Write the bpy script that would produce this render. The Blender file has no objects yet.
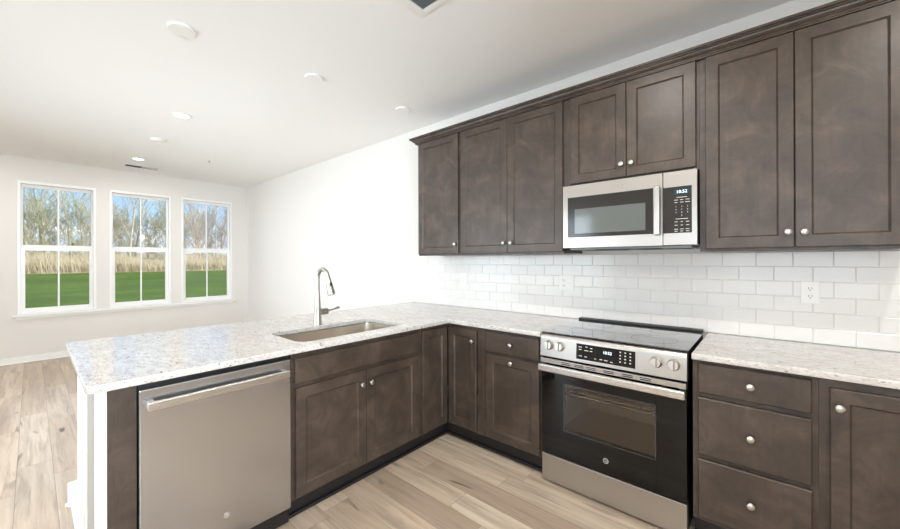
import bpy, bmesh, math, random
from mathutils import Vector, Matrix
R = math.radians
random.seed(7)
SC = bpy.context.scene
COL = SC.collection

# ------------------------------------------------------------------ camera
cam_d = bpy.data.cameras.new('camera')
cam = bpy.data.objects.new('camera', cam_d); COL.objects.link(cam)
cam_d.sensor_fit = 'HORIZONTAL'; cam_d.sensor_width = 36.0
cam_d.lens = 364.04 / 900 * 36.0
cam_d.shift_x = (450 - 447.48) / 900
cam_d.shift_y = (260.21 - 264.5) / 900
cam_d.clip_start = 0.05; cam_d.clip_end = 400
YAW, PITCH, ROLL = 0.7186, 0.0011, 0.0030
cam.matrix_world = (Matrix.Translation((1.0399, -2.7315, 1.3598)) @ Matrix.Rotation(YAW, 4, 'Z')
                    @ Matrix.Rotation(math.pi / 2 + PITCH, 4, 'X') @ Matrix.Rotation(-ROLL, 4, 'Z'))
SC.camera = cam

# ------------------------------------------------------------------ exposure
SC.view_settings.view_transform = 'Standard'
SC.view_settings.look = 'None'
SC.view_settings.gamma = 1.0
SC.view_settings.use_curve_mapping = False
SC.view_settings.exposure = 0.08
SC.cycles.max_bounces = 10
SC.cycles.diffuse_bounces = 6
SC.cycles.glossy_bounces = 5
SC.cycles.transparent_max_bounces = 16
SC.cycles.sample_clamp_indirect = 6.0
SC.cycles.caustics_reflective = False
SC.cycles.caustics_refractive = False

# light levels
SKY_STRENGTH = 0.75
SUN_POWER = 4.5
PATIO_FILL_POWER = 140.0
REAR_FILL_POWER = 32.0
SIDE_FILL_POWER = 230.0
KITCHEN_LAMP = 15.0
LIVING_LAMP = 9.0
WARM = (1.0, 0.95, 0.88)
NEUTRAL = (1.0, 0.98, 0.95)
DAY = (0.82, 0.92, 1.0)
DAY_BLUE = (0.80, 0.91, 1.0)

# ------------------------------------------------------------------ node helper
class NT:
    def __init__(s, tree):
        s.t = tree; s.n = tree.nodes; s.l = tree.links
    def add(s, kind, ins=None, **props):
        nd = s.n.new(kind)
        for k, v in props.items(): setattr(nd, k, v)
        for k, v in (ins or {}).items():
            sk = nd.inputs[k]
            if isinstance(v, bpy.types.NodeSocket): s.l.new(v, sk)
            else:
                if sk.type == 'RGBA' and len(v) == 3: v = (*v, 1)
                sk.default_value = v
        return nd
    def math(s, op, a, b=0.0, c=0.0):
        return s.add('ShaderNodeMath', {0: a, 1: b, 2: c}, operation=op).outputs[0]
    def mix(s, fac, a, b, blend='MIX'):
        nd = s.add('ShaderNodeMix', data_type='RGBA', blend_type=blend)
        for i, v in ((0, fac), (6, a), (7, b)):
            if isinstance(v, bpy.types.NodeSocket): s.l.new(v, nd.inputs[i])
            else: nd.inputs[i].default_value = v if i == 0 else (*v[:3], 1)
        return nd.outputs[2]
    def ramp(s, fac, stops, interp='LINEAR'):
        nd = s.add('ShaderNodeValToRGB', {0: fac}); cr = nd.color_ramp; cr.interpolation = interp
        while len(cr.elements) < len(stops): cr.elements.new(0.5)
        for e, (p, c) in zip(cr.elements, stops):
            e.position = p; e.color = (*c, 1) if len(c) == 3 else c
        return nd.outputs[0]
    def coords(s, scale=(1, 1, 1), kind='Object', loc=(0, 0, 0)):
        tc = s.add('ShaderNodeTexCoord')
        mp = s.add('ShaderNodeMapping', {0: tc.outputs[kind], 'Location': loc, 'Scale': scale})
        return mp.outputs[0]
    def noise(s, vec, scale, detail=3.0, rough=0.5, dist=0.0):
        return s.add('ShaderNodeTexNoise', {'Vector': vec, 'Scale': scale, 'Detail': detail, 'Roughness': rough, 'Distortion': dist})

def lin(r, g, b):
    f = lambda c: (c / 255 / 12.92) if c <= 10.3 else ((c / 255 + 0.055) / 1.055) ** 2.4
    return (f(r), f(g), f(b))

def new_mat(name):
    m = bpy.data.materials.new(name); m.use_nodes = True
    t = NT(m.node_tree); b = m.node_tree.nodes['Principled BSDF']
    return m, t, b

def setp(t, b, **kw):
    names = {'base': 'Base Color', 'rough': 'Roughness', 'metal': 'Metallic', 'spec': 'Specular IOR Level', 'coat': 'Coat Weight',
             'coat_rough': 'Coat Roughness', 'normal': 'Normal', 'aniso': 'Anisotropic', 'tangent': 'Tangent', 'emit': 'Emission Color',
             'emit_s': 'Emission Strength', 'ior': 'IOR'}
    for k, v in kw.items():
        sk = b.inputs[names[k]]
        if isinstance(v, bpy.types.NodeSocket): t.l.new(v, sk)
        else: sk.default_value = (*v, 1) if (sk.type == 'RGBA' and len(v) == 3) else v

def plain(name, col, rough=0.5, metal=0.0, bump=0.0, bscale=200, **kw):
    m, t, b = new_mat(name)
    setp(t, b, base=col, rough=rough, metal=metal, **kw)
    nz = t.noise(t.coords(), bscale, 2)
    t.l.new(t.mix(0.04, col, nz.outputs[1], 'OVERLAY'), b.inputs['Base Color'])
    if bump:
        bp = t.add('ShaderNodeBump', {'Strength': bump, 'Distance': 0.001, 'Height': nz.outputs[0]})
        t.l.new(bp.outputs[0], b.inputs['Normal'])
    return m

M = {}
M['wall'] = plain('wall_paint', lin(228, 225, 221), 0.75, bump=0.15, bscale=350)
M['ceil'] = plain('ceiling_paint', lin(241, 240, 238), 0.85, bump=0.2, bscale=300)
M['white'] = plain('white_trim_paint', lin(240, 240, 237), 0.35)
M['vinyl'] = plain('white_vinyl', lin(243, 243, 242), 0.3)
M['plastic'] = plain('white_plastic', lin(238, 237, 233), 0.3)
M['black'] = plain('black_plastic', (0.012, 0.012, 0.013), 0.4)
M['slot'] = plain('dark_slot', (0.01, 0.01, 0.01), 0.7)
M['nickel'] = plain('satin_nickel', (0.60, 0.57, 0.53), 0.28, 1.0)
M['faucet'] = plain('brushed_faucet_nickel', (0.47, 0.44, 0.40), 0.33, 1.0)
M['chrome'] = plain('bright_chrome', (0.8, 0.8, 0.8), 0.12, 1.0)
M['darkglass'] = plain('black_glass', (0.003, 0.003, 0.003), 0.05, spec=0.4)
M['cooktop'] = plain('ceramic_glass', (0.05, 0.05, 0.056), 0.05, spec=1.0, coat=1.0, coat_rough=0.03)
M['panelglass'] = plain('control_glass', (0.02, 0.018, 0.016), 0.14)
M['enamel'] = plain('oven_enamel', (0.80, 0.74, 0.68), 0.5)
M['mwgrey'] = plain('microwave_screen', (0.11, 0.125, 0.12), 0.10, spec=0.8)
M['mark'] = plain('printed_marks', lin(205, 205, 200), 0.5)
M['ring'] = plain('burner_ring_print', (0.06, 0.06, 0.065), 0.15)
M['rubber'] = plain('rubber', (0.02, 0.02, 0.02), 0.8)
M['grillegrey'] = plain('grille_grey', lin(150, 155, 160), 0.5)
M['board'] = plain('cabinet_board', lin(120, 104, 92), 0.6)
M['grey'] = plain('grey_mark', lin(150, 148, 145), 0.4)

def emitter(name, col, s):
    m, t, b = new_mat(name); setp(t, b, base=(0.8, 0.8, 0.8), emit=col, emit_s=s); return m
M['lens_on'] = emitter('lamp_lens', (1.0, 0.95, 0.88), 3.0)
M['lcd'] = plain('lcd_panel', (0.012, 0.035, 0.05), 0.1)
M['led'] = emitter('clock_digits', (0.55, 0.80, 1.0), 1.6)

def stained():
    m, t, b = new_mat('stained_maple')
    v = t.coords()
    big = t.noise(v, 6.5, 6, 0.68, 0.8).outputs[0]
    gr = t.noise(t.coords((60, 60, 3.0)), 1.0, 4, 0.6, 0.3).outputs[0]
    fine = t.noise(t.coords((220, 220, 10)), 1.0, 2).outputs[0]
    c = t.ramp(big, [(0.30, lin(48, 39, 33)), (0.50, lin(69, 58, 50)), (0.72, lin(92, 79, 69))])
    c = t.mix(t.math('MULTIPLY', t.ramp(gr, [(0.35, (0, 0, 0)), (0.75, (1, 1, 1))]), 0.30), c, lin(44, 36, 32))
    c = t.mix(t.math('MULTIPLY', fine, 0.22), c, lin(90, 79, 70))
    bp = t.add('ShaderNodeBump', {'Strength': 0.08, 'Distance': 0.001, 'Height': fine})
    setp(t, b, base=c, rough=0.40, normal=bp.outputs[0], spec=0.42, coat=0.12, coat_rough=0.28)
    return m
M['wood'] = stained()
M['toe'] = plain('shaded_toe_board', lin(30, 27, 28), 0.55)  # cabinet stain darkened to carry the shade of the toe recess
M['strip'] = plain('shaded_corner_strip', lin(158, 153, 145), 0.6)  # wall greige darkened, standing in for a face turned from the light
M['duct'] = plain('duct_shadow_grey', (0.10, 0.12, 0.145), 0.6)

def granite():
    m, t, b = new_mat('granite')
    v = t.coords()
    vs = t.coords((0.45, 1.0, 1.0))
    cloud = t.noise(vs, 14.0, 5, 0.62, 0.8).outputs[0]
    mid = t.noise(vs, 55.0, 5, 0.65, 0.5).outputs[0]
    c = t.ramp(cloud, [(0.32, lin(199, 194, 189)), (0.5, lin(208, 204, 200)), (0.68, lin(217, 214, 210))])
    fine = t.noise(t.coords((0.5, 1.0, 1.0)), 130.0, 4, 0.7, 0.4).outputs[0]
    c = t.mix(t.ramp(mid, [(0.50, (0, 0, 0)), (0.66, (0.5, 0.5, 0.5))]), c, lin(158, 151, 146))
    c = t.mix(t.ramp(fine, [(0.53, (0, 0, 0)), (0.66, (0.5, 0.5, 0.5))]), c, lin(134, 128, 125))
    m2 = t.noise(vs, 90.0, 4, 0.6, 0.3).outputs[0]
    c = t.mix(t.ramp(m2, [(0.60, (0, 0, 0)), (0.66, (0.6, 0.6, 0.6))]), c, lin(190, 172, 152))
    m3 = t.noise(t.coords((0.6, 1, 1), loc=(3, 1, 2)), 62.0, 6, 0.72, 0.9).outputs[0]
    c = t.mix(t.ramp(m3, [(0.60, (0, 0, 0)), (0.635, (0.95, 0.95, 0.95))]), c, lin(58, 52, 50))
    setp(t, b, base=c, rough=0.13, spec=0.6)
    return m
M['granite'] = granite()

def steel(name, col, rough, axis):
    m, t, b = new_mat(name)
    sc = {'x': (2.0, 2.0, 700.0), 'y': (2.0, 2.0, 700.0), 'flat': (3.0, 600.0, 3.0)}[axis]
    nz = t.noise(t.coords(sc), 1.0, 3, 0.6).outputs[0]
    big = t.noise(t.coords(), 4.0, 3, 0.5).outputs[0]
    bp = t.add('ShaderNodeBump', {'Strength': 0.04, 'Distance': 0.0004, 'Height': nz})
    r = t.math('ADD', t.math('MULTIPLY', nz, 0.10), rough - 0.05)
    tg = t.add('ShaderNodeTangent', direction_type='RADIAL', axis='Z')
    setp(t, b, base=t.mix(t.math('MULTIPLY', big, 0.25), col, tuple(c * 0.86 for c in col)), rough=r, metal=1.0, aniso=0.65,
         tangent=tg.outputs[0], normal=bp.outputs[0])
    return m
M['steel'] = steel('brushed_stainless', (0.50, 0.475, 0.445), 0.30, 'x')
M['steel_warm'] = steel('warm_brushed_stainless', (0.43, 0.40, 0.37), 0.30, 'x')
M['steel_bright'] = steel('bright_brushed_stainless', (0.66, 0.65, 0.635), 0.28, 'y')
M['steel_door'] = steel('brushed_stainless_door', (0.53, 0.545, 0.57), 0.25, 'y')
M['sinksteel'] = plain('sink_stainless', (0.74, 0.69, 0.62), 0.28, 1.0)

def tilemats():
    m, t, b = new_mat('white_glazed_tile')
    nz = t.noise(t.coords(), 9.0, 2).outputs[0]
    bp = t.add('ShaderNodeBump', {'Strength': 0.05, 'Distance': 0.002, 'Height': nz})
    setp(t, b, base=t.mix(nz, lin(226, 224, 221), lin(233, 231, 228)), rough=0.18, normal=bp.outputs[0])
    return m
M['tile'] = tilemats()
M['grout'] = plain('tile_grout', lin(222, 220, 217), 0.9)

def planks():
    m, t, b = new_mat('wood_plank_floor')
    W, L = 0.158, 1.22
    tc = t.add('ShaderNodeTexCoord').outputs['Object']
    sep = t.add('ShaderNodeSeparateXYZ', {0: tc})
    x, y = sep.outputs[0], sep.outputs[1]
    ry = t.math('DIVIDE', t.math('ADD', y, 0.741), W)
    row = t.math('FLOOR', ry)
    off = t.add('ShaderNodeTexWhiteNoise', {'W': row}, noise_dimensions='1D').outputs[0]
    rx = t.math('ADD', t.math('DIVIDE', x, L), t.math('MULTIPLY', off, 7.0))
    col = t.math('FLOOR', rx)
    idv = t.add('ShaderNodeCombineXYZ', {0: col, 1: row}).outputs[0]
    rnd = t.add('ShaderNodeTexWhiteNoise', {'Vector': idv}, noise_dimensions='2D')
    r1 = rnd.outputs[0]; rc = rnd.outputs[1]
    shift = t.add('ShaderNodeVectorMath', {0: rc, 'Scale': 37.0}, operation='SCALE').outputs[0]
    base = t.add('ShaderNodeVectorMath', {0: tc, 1: shift}, operation='ADD').outputs[0]
    g1 = t.noise(t.add('ShaderNodeMapping', {0: base, 'Scale': (1.1, 17, 1)}).outputs[0], 1.5, 5, 0.62, 0.5).outputs[0]
    g2 = t.noise(t.add('ShaderNodeMapping', {0: base, 'Scale': (3.0, 90, 1)}).outputs[0], 1.0, 3, 0.6, 0.2).outputs[0]
    g3 = t.noise(t.add('ShaderNodeMapping', {0: base, 'Scale': (0.6, 8, 1)}).outputs[0], 1.2, 4, 0.6, 0.6).outputs[0]
    kn = t.noise(t.add('ShaderNodeMapping', {0: base, 'Scale': (2.2, 9, 1)}).outputs[0], 1.0, 2, 0.5, 0.6).outputs[0]
    c = t.ramp(r1, [(0.0, lin(164, 142, 120)), (0.35, lin(198, 176, 151)), (0.7, lin(214, 197, 174)), (1.0, lin(170, 152, 135))])
    c = t.mix(t.ramp(g3, [(0.42, (0, 0, 0)), (0.66, (0.8, 0.8, 0.8))]), c, lin(156, 134, 114))
    c = t.mix(t.ramp(g1, [(0.49, (0, 0, 0)), (0.68, (0.62, 0.62, 0.62))]), c, lin(124, 106, 92))
    c = t.mix(t.math('MULTIPLY', g2, 0.35), c, lin(214, 200, 184))
    c = t.mix(t.ramp(kn, [(0.66, (0, 0, 0)), (0.74, (0.85, 0.85, 0.85))]), c, lin(84, 70, 62))
    fy = t.math('ABSOLUTE', t.math('SUBTRACT', t.math('FRACT', ry), 0.5))
    fx = t.math('ABSOLUTE', t.math('SUBTRACT', t.math('FRACT', rx), 0.5))
    s1 = t.math('GREATER_THAN', fy, 0.5 - 0.0011 / W)
    s2 = t.math('GREATER_THAN', fx, 0.5 - 0.0011 / L)
    seam = t.math('MAXIMUM', s1, s2)
    c = t.mix(t.math('MULTIPLY', seam, 0.65), c, lin(88, 74, 64))
    bp = t.add('ShaderNodeBump', {'Strength': 0.12, 'Distance': 0.002, 'Height': t.math('SUBTRACT', g2, seam)})
    setp(t, b, base=c, rough=t.math('ADD', t.math('MULTIPLY', g2, 0.12), 0.30), normal=bp.outputs[0], spec=0.5)
    return m
M['floor'] = planks()

def glass(name, tint=(1, 1, 1), strength=1.0):
    m, t, b = new_mat(name)
    t.n.remove(b)
    out = [n for n in t.n if n.type == 'OUTPUT_MATERIAL'][0]
    fr = t.add('ShaderNodeFresnel', {'IOR': 1.45})
    tr = t.add('ShaderNodeBsdfTransparent', {'Color': (*tint, 1)}); gl = t.add('ShaderNodeBsdfGlossy', {'Roughness': 0.02})
    mx = t.add('ShaderNodeMixShader', {0: t.math('MULTIPLY', fr.outputs[0], strength), 1: tr.outputs[0], 2: gl.outputs[0]})
    t.l.new(mx.outputs[0], out.inputs[0])
    return m
M['glass'] = glass('window_glass')
M['ovenglass'] = glass('tinted_oven_glass', (0.72, 0.67, 0.62), 1.2)

def grassmat():
    m, t, b = new_mat('lawn_grass')
    n1 = t.noise(t.coords((0.9, 0.22, 1)), 0.7, 4, 0.6).outputs[0]
    n2 = t.noise(t.coords((3.0, 1.6, 1)), 1.5, 6, 0.75).outputs[0]
    c = t.ramp(n2, [(0.32, lin(66, 86, 24)), (0.52, lin(96, 120, 40)), (0.72, lin(128, 148, 58))])
    c = t.mix(t.ramp(n1, [(0.40, (0, 0, 0)), (0.62, (0.75, 0.75, 0.75))]), c, lin(70, 92, 30))
    bp = t.add('ShaderNodeBump', {'Strength': 0.5, 'Distance': 0.05, 'Height': n2})
    setp(t, b, base=c, rough=0.9, normal=bp.outputs[0], spec=0.1)
    return m
M['grass'] = grassmat()
def variedmat(name, stops, scale=3.0):
    m, t, b = new_mat(name)
    nz = t.noise(t.coords(), scale, 3).outputs[0]
    setp(t, b, base=t.ramp(nz, stops), rough=0.9, spec=0.1)
    return m
M['straw'] = variedmat('dry_straw', [(0.3, lin(196, 178, 142)), (0.5, lin(214, 198, 164)), (0.7, lin(226, 213, 184))], 1.3)
M['hill'] = variedmat('dry_field', [(0.35, lin(172, 150, 110)), (0.65, lin(206, 188, 150))], 0.5)
M['bark_grey'] = variedmat('grey_bark', [(0.3, lin(196, 190, 172)), (0.7, lin(222, 216, 200))])
M['bark_olive'] = variedmat('olive_bark', [(0.3, lin(186, 182, 142)), (0.7, lin(214, 208, 172))])
M['bark_tan'] = variedmat('tan_bark', [(0.3, lin(208, 188, 166)), (0.7, lin(230, 214, 196))])

# ------------------------------------------------------------------ world and sun
wd = bpy.data.worlds.new('sky'); SC.world = wd; wd.use_nodes = True
wt = NT(wd.node_tree); bg = wd.node_tree.nodes['Background']
wv = wt.add('ShaderNodeTexCoord').outputs['Generated']
wz = wt.add('ShaderNodeSeparateXYZ', {0: wv}).outputs[2]
grad = wt.ramp(wz, [(0.0, lin(206, 226, 244)), (0.14, lin(150, 198, 240)), (0.5, lin(96, 158, 226))])
cn = wt.noise(wt.add('ShaderNodeMapping', {0: wv, 'Scale': (1, 1, 2.6), 'Location': (0.3, 0.1, 0.0)}).outputs[0], 5.5, 6, 0.6, 0.2).outputs[0]
sky = wt.mix(wt.ramp(cn, [(0.50, (0, 0, 0)), (0.66, (1, 1, 1))]), grad, (0.95, 0.96, 0.98))
wt.l.new(sky, bg.inputs[0]); bg.inputs[1].default_value = SKY_STRENGTH * 1.8
sun_d = bpy.data.lights.new('sun', 'SUN'); sun_d.energy = SUN_POWER; sun_d.angle = R(1.0); sun_d.color = (1.0, 0.95, 0.86)
sun = bpy.data.objects.new('sun', sun_d); COL.objects.link(sun)
sun.rotation_euler = Vector((-0.72, -0.42, -0.60)).to_track_quat('-Z', 'Y').to_euler()

def area(name, loc, rot, sx, sy, power, col, shape='RECTANGLE'):
    d = bpy.data.lights.new(name, 'AREA'); d.shape = shape; d.size = sx
    if shape == 'RECTANGLE': d.size_y = sy
    d.energy = power; d.color = col
    o = bpy.data.objects.new(name, d); COL.objects.link(o); o.location = loc; o.rotation_euler = rot
    return o
# area light outside an added patio door, out of view, to brighten the room
area('patio_fill', (-2.9, -4.65, 1.10), (R(90), 0, 0), 3.2, 2.1, PATIO_FILL_POWER, DAY)
# fill lights outside two added kitchen windows, both out of view
area('rear_window_fill', (1.3, -4.70, 1.55), (R(90), 0, 0), 1.7, 1.3, REAR_FILL_POWER, DAY)
area('side_window_fill', (3.45, -3.70, 1.50), (R(90), 0, R(90)), 1.1, 1.3, SIDE_FILL_POWER, DAY_BLUE)

# ------------------------------------------------------------------ mesh helpers
def wloc(o):
    v = Vector((0, 0, 0))
    while o is not None: v += o.location; o = o.parent
    return v
def props(o, label=None, cat=None, group=None, kind=None):
    for k, v in (('label', label), ('category', cat), ('group', group), ('kind', kind)):
        if v: o[k] = v
    return o
def thing(name, label, cat, loc=(0, 0, 0), group=None, kind=None):
    o = bpy.data.objects.new(name, None); COL.objects.link(o); o.location = loc; o.empty_display_size = 0.1
    return props(o, label, cat, group, kind)
def finish(me, mats, smooth=35):
    for m in (mats if isinstance(mats, (list, tuple)) else [mats]): me.materials.append(M[m] if isinstance(m, str) else m)
    me.polygons.foreach_set('use_smooth', [True] * len(me.polygons))
    me.set_sharp_from_angle(angle=R(smooth))
def obj(name, bm, mats, parent=None, label=None, loc=None, smooth=35, recalc=True):
    if recalc: bmesh.ops.recalc_face_normals(bm, faces=bm.faces[:])
    base = wloc(parent) if parent else Vector(loc or (0, 0, 0))
    bmesh.ops.translate(bm, verts=bm.verts[:], vec=-base)
    me = bpy.data.meshes.new(name); bm.to_mesh(me); bm.free()
    finish(me, mats, smooth)
    o = bpy.data.objects.new(name, me); COL.objects.link(o)
    if parent: o.parent = parent
    else: o.location = base
    if smooth < 170:
        w = o.modifiers.new('weighted_normals', 'WEIGHTED_NORMAL'); w.keep_sharp = True; w.weight = 80
    if label: o['label'] = label
    return o
def B(): return bmesh.new()
def merge(bm, tmp, mi=0):
    if mi:
        for f in tmp.faces: f.material_index = mi
    me = bpy.data.meshes.new('tmp'); tmp.to_mesh(me); tmp.free(); bm.from_mesh(me); bpy.data.meshes.remove(me)
def box(bm, x0, x1, y0, y1, z0, z1, bev=0.0, seg=2, mi=0):
    t = B(); bmesh.ops.create_cube(t, size=1)
    x0, x1 = min(x0, x1), max(x0, x1); y0, y1 = min(y0, y1), max(y0, y1); z0, z1 = min(z0, z1), max(z0, z1)
    for v in t.verts:
        v.co = Vector((x0 + (v.co.x + .5) * (x1 - x0), y0 + (v.co.y + .5) * (y1 - y0), z0 + (v.co.z + .5) * (z1 - z0)))
    if bev: bmesh.ops.bevel(t, geom=t.edges[:], offset=min(bev, 0.45 * min(x1 - x0, y1 - y0, z1 - z0)), segments=seg, affect='EDGES', profile=0.5)
    merge(bm, t, mi); return bm
def lathe(bm, prof, mat=Matrix.Identity(4), seg=24, mi=0, cap=True):
    t = B(); rings = []
    for r, h in prof:
        if r < 1e-6: rings.append([t.verts.new((0, 0, h))])
        else: rings.append([t.verts.new((r * math.cos(2 * math.pi * i / seg), r * math.sin(2 * math.pi * i / seg), h)) for i in range(seg)])
    for a, b in zip(rings, rings[1:]):
        for i in range(seg):
            j = (i + 1) % seg
            q = [a[i % len(a)], a[j % len(a)], b[j % len(b)], b[i % len(b)]]
            u = []
            for v in q:
                if v not in u: u.append(v)
            if len(u) >= 3: t.faces.new(u)
    for ring in (rings[0], rings[-1]):
        if cap and len(ring) > 2: t.faces.new(ring)
    bmesh.ops.recalc_face_normals(t, faces=t.faces[:])
    t.transform(mat); merge(bm, t, mi); return bm
def tube(bm, pts, rad, seg=12, cap=True):
    pts = [Vector(p) for p in pts]; n = len(pts)
    rad = rad if isinstance(rad, (list, tuple)) else [rad] * n
    rings = []; prev = None
    for i, p in enumerate(pts):
        d = (pts[min(i + 1, n - 1)] - pts[max(i - 1, 0)]).normalized()
        if prev is None: a = d.orthogonal().normalized()
        else: a = (prev - d * prev.dot(d)); a = a.normalized() if a.length > 1e-6 else d.orthogonal().normalized()
        prev = a; c = d.cross(a)
        rings.append([bm.verts.new(p + (a * math.cos(2 * math.pi * k / seg) + c * math.sin(2 * math.pi * k / seg)) * rad[i]) for k in range(seg)])
    for r0, r1 in zip(rings, rings[1:]):
        for k in range(seg): bm.faces.new((r0[k], r0[(k + 1) % seg], r1[(k + 1) % seg], r1[k]))
    if cap: bm.faces.new(rings[0][::-1]); bm.faces.new(rings[-1])
    return bm
def rrect(x0, x1, y0, y1, r, n=6):
    out = []
    for cx, cy, a in ((x1 - r, y1 - r, 0), (x0 + r, y1 - r, 90), (x0 + r, y0 + r, 180), (x1 - r, y0 + r, 270)):
        for i in range(n + 1):
            t = R(a + 90 * i / n); out.append((cx + r * math.cos(t), cy + r * math.sin(t)))
    return out
def slab(name, outlines, z0, z1, mat, parent=None, loc=(0, 0, 0), bev=0.003):
    cu = bpy.data.curves.new(name, 'CURVE'); cu.dimensions = '2D'; cu.fill_mode = 'BOTH'
    for pl in outlines:
        s = cu.splines.new('POLY'); s.points.add(len(pl) - 1); s.use_cyclic_u = True
        for p, (x, y) in zip(s.points, pl): p.co = (x - loc[0], y - loc[1], 0, 1)
    cu.extrude = (z1 - z0) / 2 - bev; cu.bevel_depth = bev; cu.offset = -bev; cu.bevel_resolution = 2
    tmp = bpy.data.objects.new(name, cu); COL.objects.link(tmp)
    dg = bpy.context.evaluated_depsgraph_get()
    me = bpy.data.meshes.new_from_object(tmp.evaluated_get(dg)); bpy.data.objects.remove(tmp); me.name = name
    me.transform(Matrix.Translation((0, 0, (z0 + z1) / 2 - loc[2])))
    me.materials.clear(); finish(me, mat, 30)
    o = bpy.data.objects.new(name, me); COL.objects.link(o)
    if parent: o.parent = parent
    else: o.location = loc
    return o
def text(name, body, size, pos, rot, mat, parent, depth=0.0006, align='CENTER', shear=0.0):
    cu = bpy.data.curves.new(name, 'FONT'); cu.body = body; cu.size = size; cu.extrude = depth / 2
    cu.align_x = align; cu.align_y = 'CENTER'; cu.shear = shear; cu.resolution_u = 3
    tmp = bpy.data.objects.new(name, cu); COL.objects.link(tmp)
    dg = bpy.context.evaluated_depsgraph_get()
    me = bpy.data.meshes.new_from_object(tmp.evaluated_get(dg)); bpy.data.objects.remove(tmp); me.name = name
    me.materials.clear(); me.materials.append(M[mat])
    mw = Matrix.Translation(pos) @ rot
    me.transform(Matrix.Translation(-wloc(parent)) @ mw)
    o = bpy.data.objects.new(name, me); COL.objects.link(o); o.parent = parent
    return o
FACE_BACK = Matrix.Rotation(R(90), 4, 'X')                                   # text/lathe that faces -y
FACE_PEN = Matrix.Rotation(R(90), 4, 'Z') @ Matrix.Rotation(R(90), 4, 'X')   # faces +x
FACE_END = FACE_BACK
def P_back(u, n, z): return Vector((u, -n, z))
PX = -1.40
def P_pen(u, n, z): return Vector((PX + n, u, z))
def fbox(bm, P, u0, u1, n0, n1, z0, z1, bev=0.0, mi=0):
    a = P(u0, n0, z0); b = P(u1, n1, z1)
    return box(bm, a.x, b.x, a.y, b.y, a.z, b.z, bev, 2, mi)
def front(P, u0, u1, z0, z1, nf, thick=0.02, stile=None, recess=0.009, slope=0.0075, bev=0.0025):
    bm = B()
    def rect(i, n): return [bm.verts.new(P(u, n, z)) for u, z in ((u0 + i, z0 + i), (u1 - i, z0 + i), (u1 - i, z1 - i), (u0 + i, z1 - i))]
    loops = [rect(0, nf - thick), rect(0, nf - bev), rect(bev, nf)]
    if stile: loops += [rect(stile, nf), rect(stile + slope, nf - recess)]
    for a, b in zip(loops, loops[1:]):
        for k in range(4): bm.faces.new((a[k], a[(k + 1) % 4], b[(k + 1) % 4], b[k]))
    bm.faces.new(loops[0][::-1]); bm.faces.new(loops[-1])
    return bm
KP = [(0.0, 0.0), (0.0075, 0.0), (0.0065, 0.004), (0.006, 0.012), (0.009, 0.0145), (0.0145, 0.0175), (0.0158, 0.0205), (0.0150, 0.0235), (0.0105, 0.0262), (0.0, 0.0275)]
KNOB = {}
def knob(parent, P, u, n, z):
    key = 'b' if P is P_back else 'p'
    if key not in KNOB:
        bm = lathe(B(), KP, FACE_BACK if key == 'b' else FACE_PEN, 20)
        me = bpy.data.meshes.new('knob'); bm.to_mesh(me); bm.free(); finish(me, 'nickel', 50); KNOB[key] = me
    o = bpy.data.objects.new('knob', KNOB[key]); COL.objects.link(o); o.parent = parent
    o.location = P(u, n, z) - wloc(parent); return o
def ring(bm, P, u0, u1, z0, z1, w, n0, n1, bev=0.002):
    """a rectangular frame; w = (left, right, bottom, top) widths"""
    l, r, b, t = w
    fbox(bm, P, u0, u0 + l, n0, n1, z0, z1, bev); fbox(bm, P, u1 - r, u1, n0, n1, z0, z1, bev)
    fbox(bm, P, u0 + l, u1 - r, n0, n1, z0, z0 + b, bev); fbox(bm, P, u0 + l, u1 - r, n0, n1, z1 - t, z1, bev)

# ------------------------------------------------------------------ the room shell
XW, XR, YF, ZC = -6.49, 3.10, -4.40, 2.775
def struct(name, bm, mats, label, cat, loc=(0, 0, 0), smooth=35):
    return props(obj(name, bm, mats, None, None, loc, smooth), label, cat, None, 'structure')
struct('floor', box(B(), XW - 0.15, XR + 0.15, YF - 0.15, 0.16, -0.12, 0.0), 'floor', 'pale wood plank floor running through the kitchen and living area', 'floor')
struct('ceiling', box(B(), XW - 0.15, XR + 0.15, YF - 0.15, 0.16, ZC, ZC + 0.2), 'ceil', 'flat white ceiling over the whole open room', 'ceiling')
struct('wall_back', box(B(), XW - 0.15, XR + 0.15, 0.010, 0.16, 0.0, ZC), 'wall', 'long pale wall behind the wall cabinets and tiles', 'wall')
SY0, SY1, SZ0, SZ1 = -4.30, -3.10, 0.80, 2.20
bm = box(B(), XR, XR + 0.15, YF, SY0, 0.0, ZC); box(bm, XR, XR + 0.15, SY1, 0.010, 0.0, ZC)
box(bm, XR, XR + 0.15, SY0, SY1, 0.0, SZ0); box(bm, XR, XR + 0.15, SY0, SY1, SZ1, ZC)
struct('wall_right', bm, 'wall', 'pale kitchen side wall beyond the base cabinets', 'wall')
WINS = [(-2.855, -2.093), (-1.948, -1.184), (-1.040, -0.256)]
WZ0, WZ1 = 0.650, 2.457
bm = B()
ys = [YF] + [v for w in WINS for v in w] + [0.010]
for a, b in zip(ys[0::2], ys[1::2]): box(bm, XW - 0.15, XW, a, b, 0, ZC)
for a, b in WINS:
    box(bm, XW - 0.15, XW, a, b, 0, WZ0); box(bm, XW - 0.15, XW, a, b, WZ1, ZC)
struct('wall_left', bm, 'wall', 'pale wall with three tall windows over the lawn', 'wall')
bm = B()
DX0, DX1, DZ = -4.6, -1.2, 2.2
box(bm, XW, DX0, YF - 0.15, YF, 0, ZC); box(bm, DX1, 0.4, YF - 0.15, YF, 0, ZC); box(bm, 2.2, XR, YF - 0.15, YF, 0, ZC)
box(bm, 0.4, 2.2, YF - 0.15, YF, 0, 0.85); box(bm, 0.4, 2.2, YF - 0.15, YF, 2.25, ZC); box(bm, DX0, DX1, YF - 0.15, YF, DZ, ZC)
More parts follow.
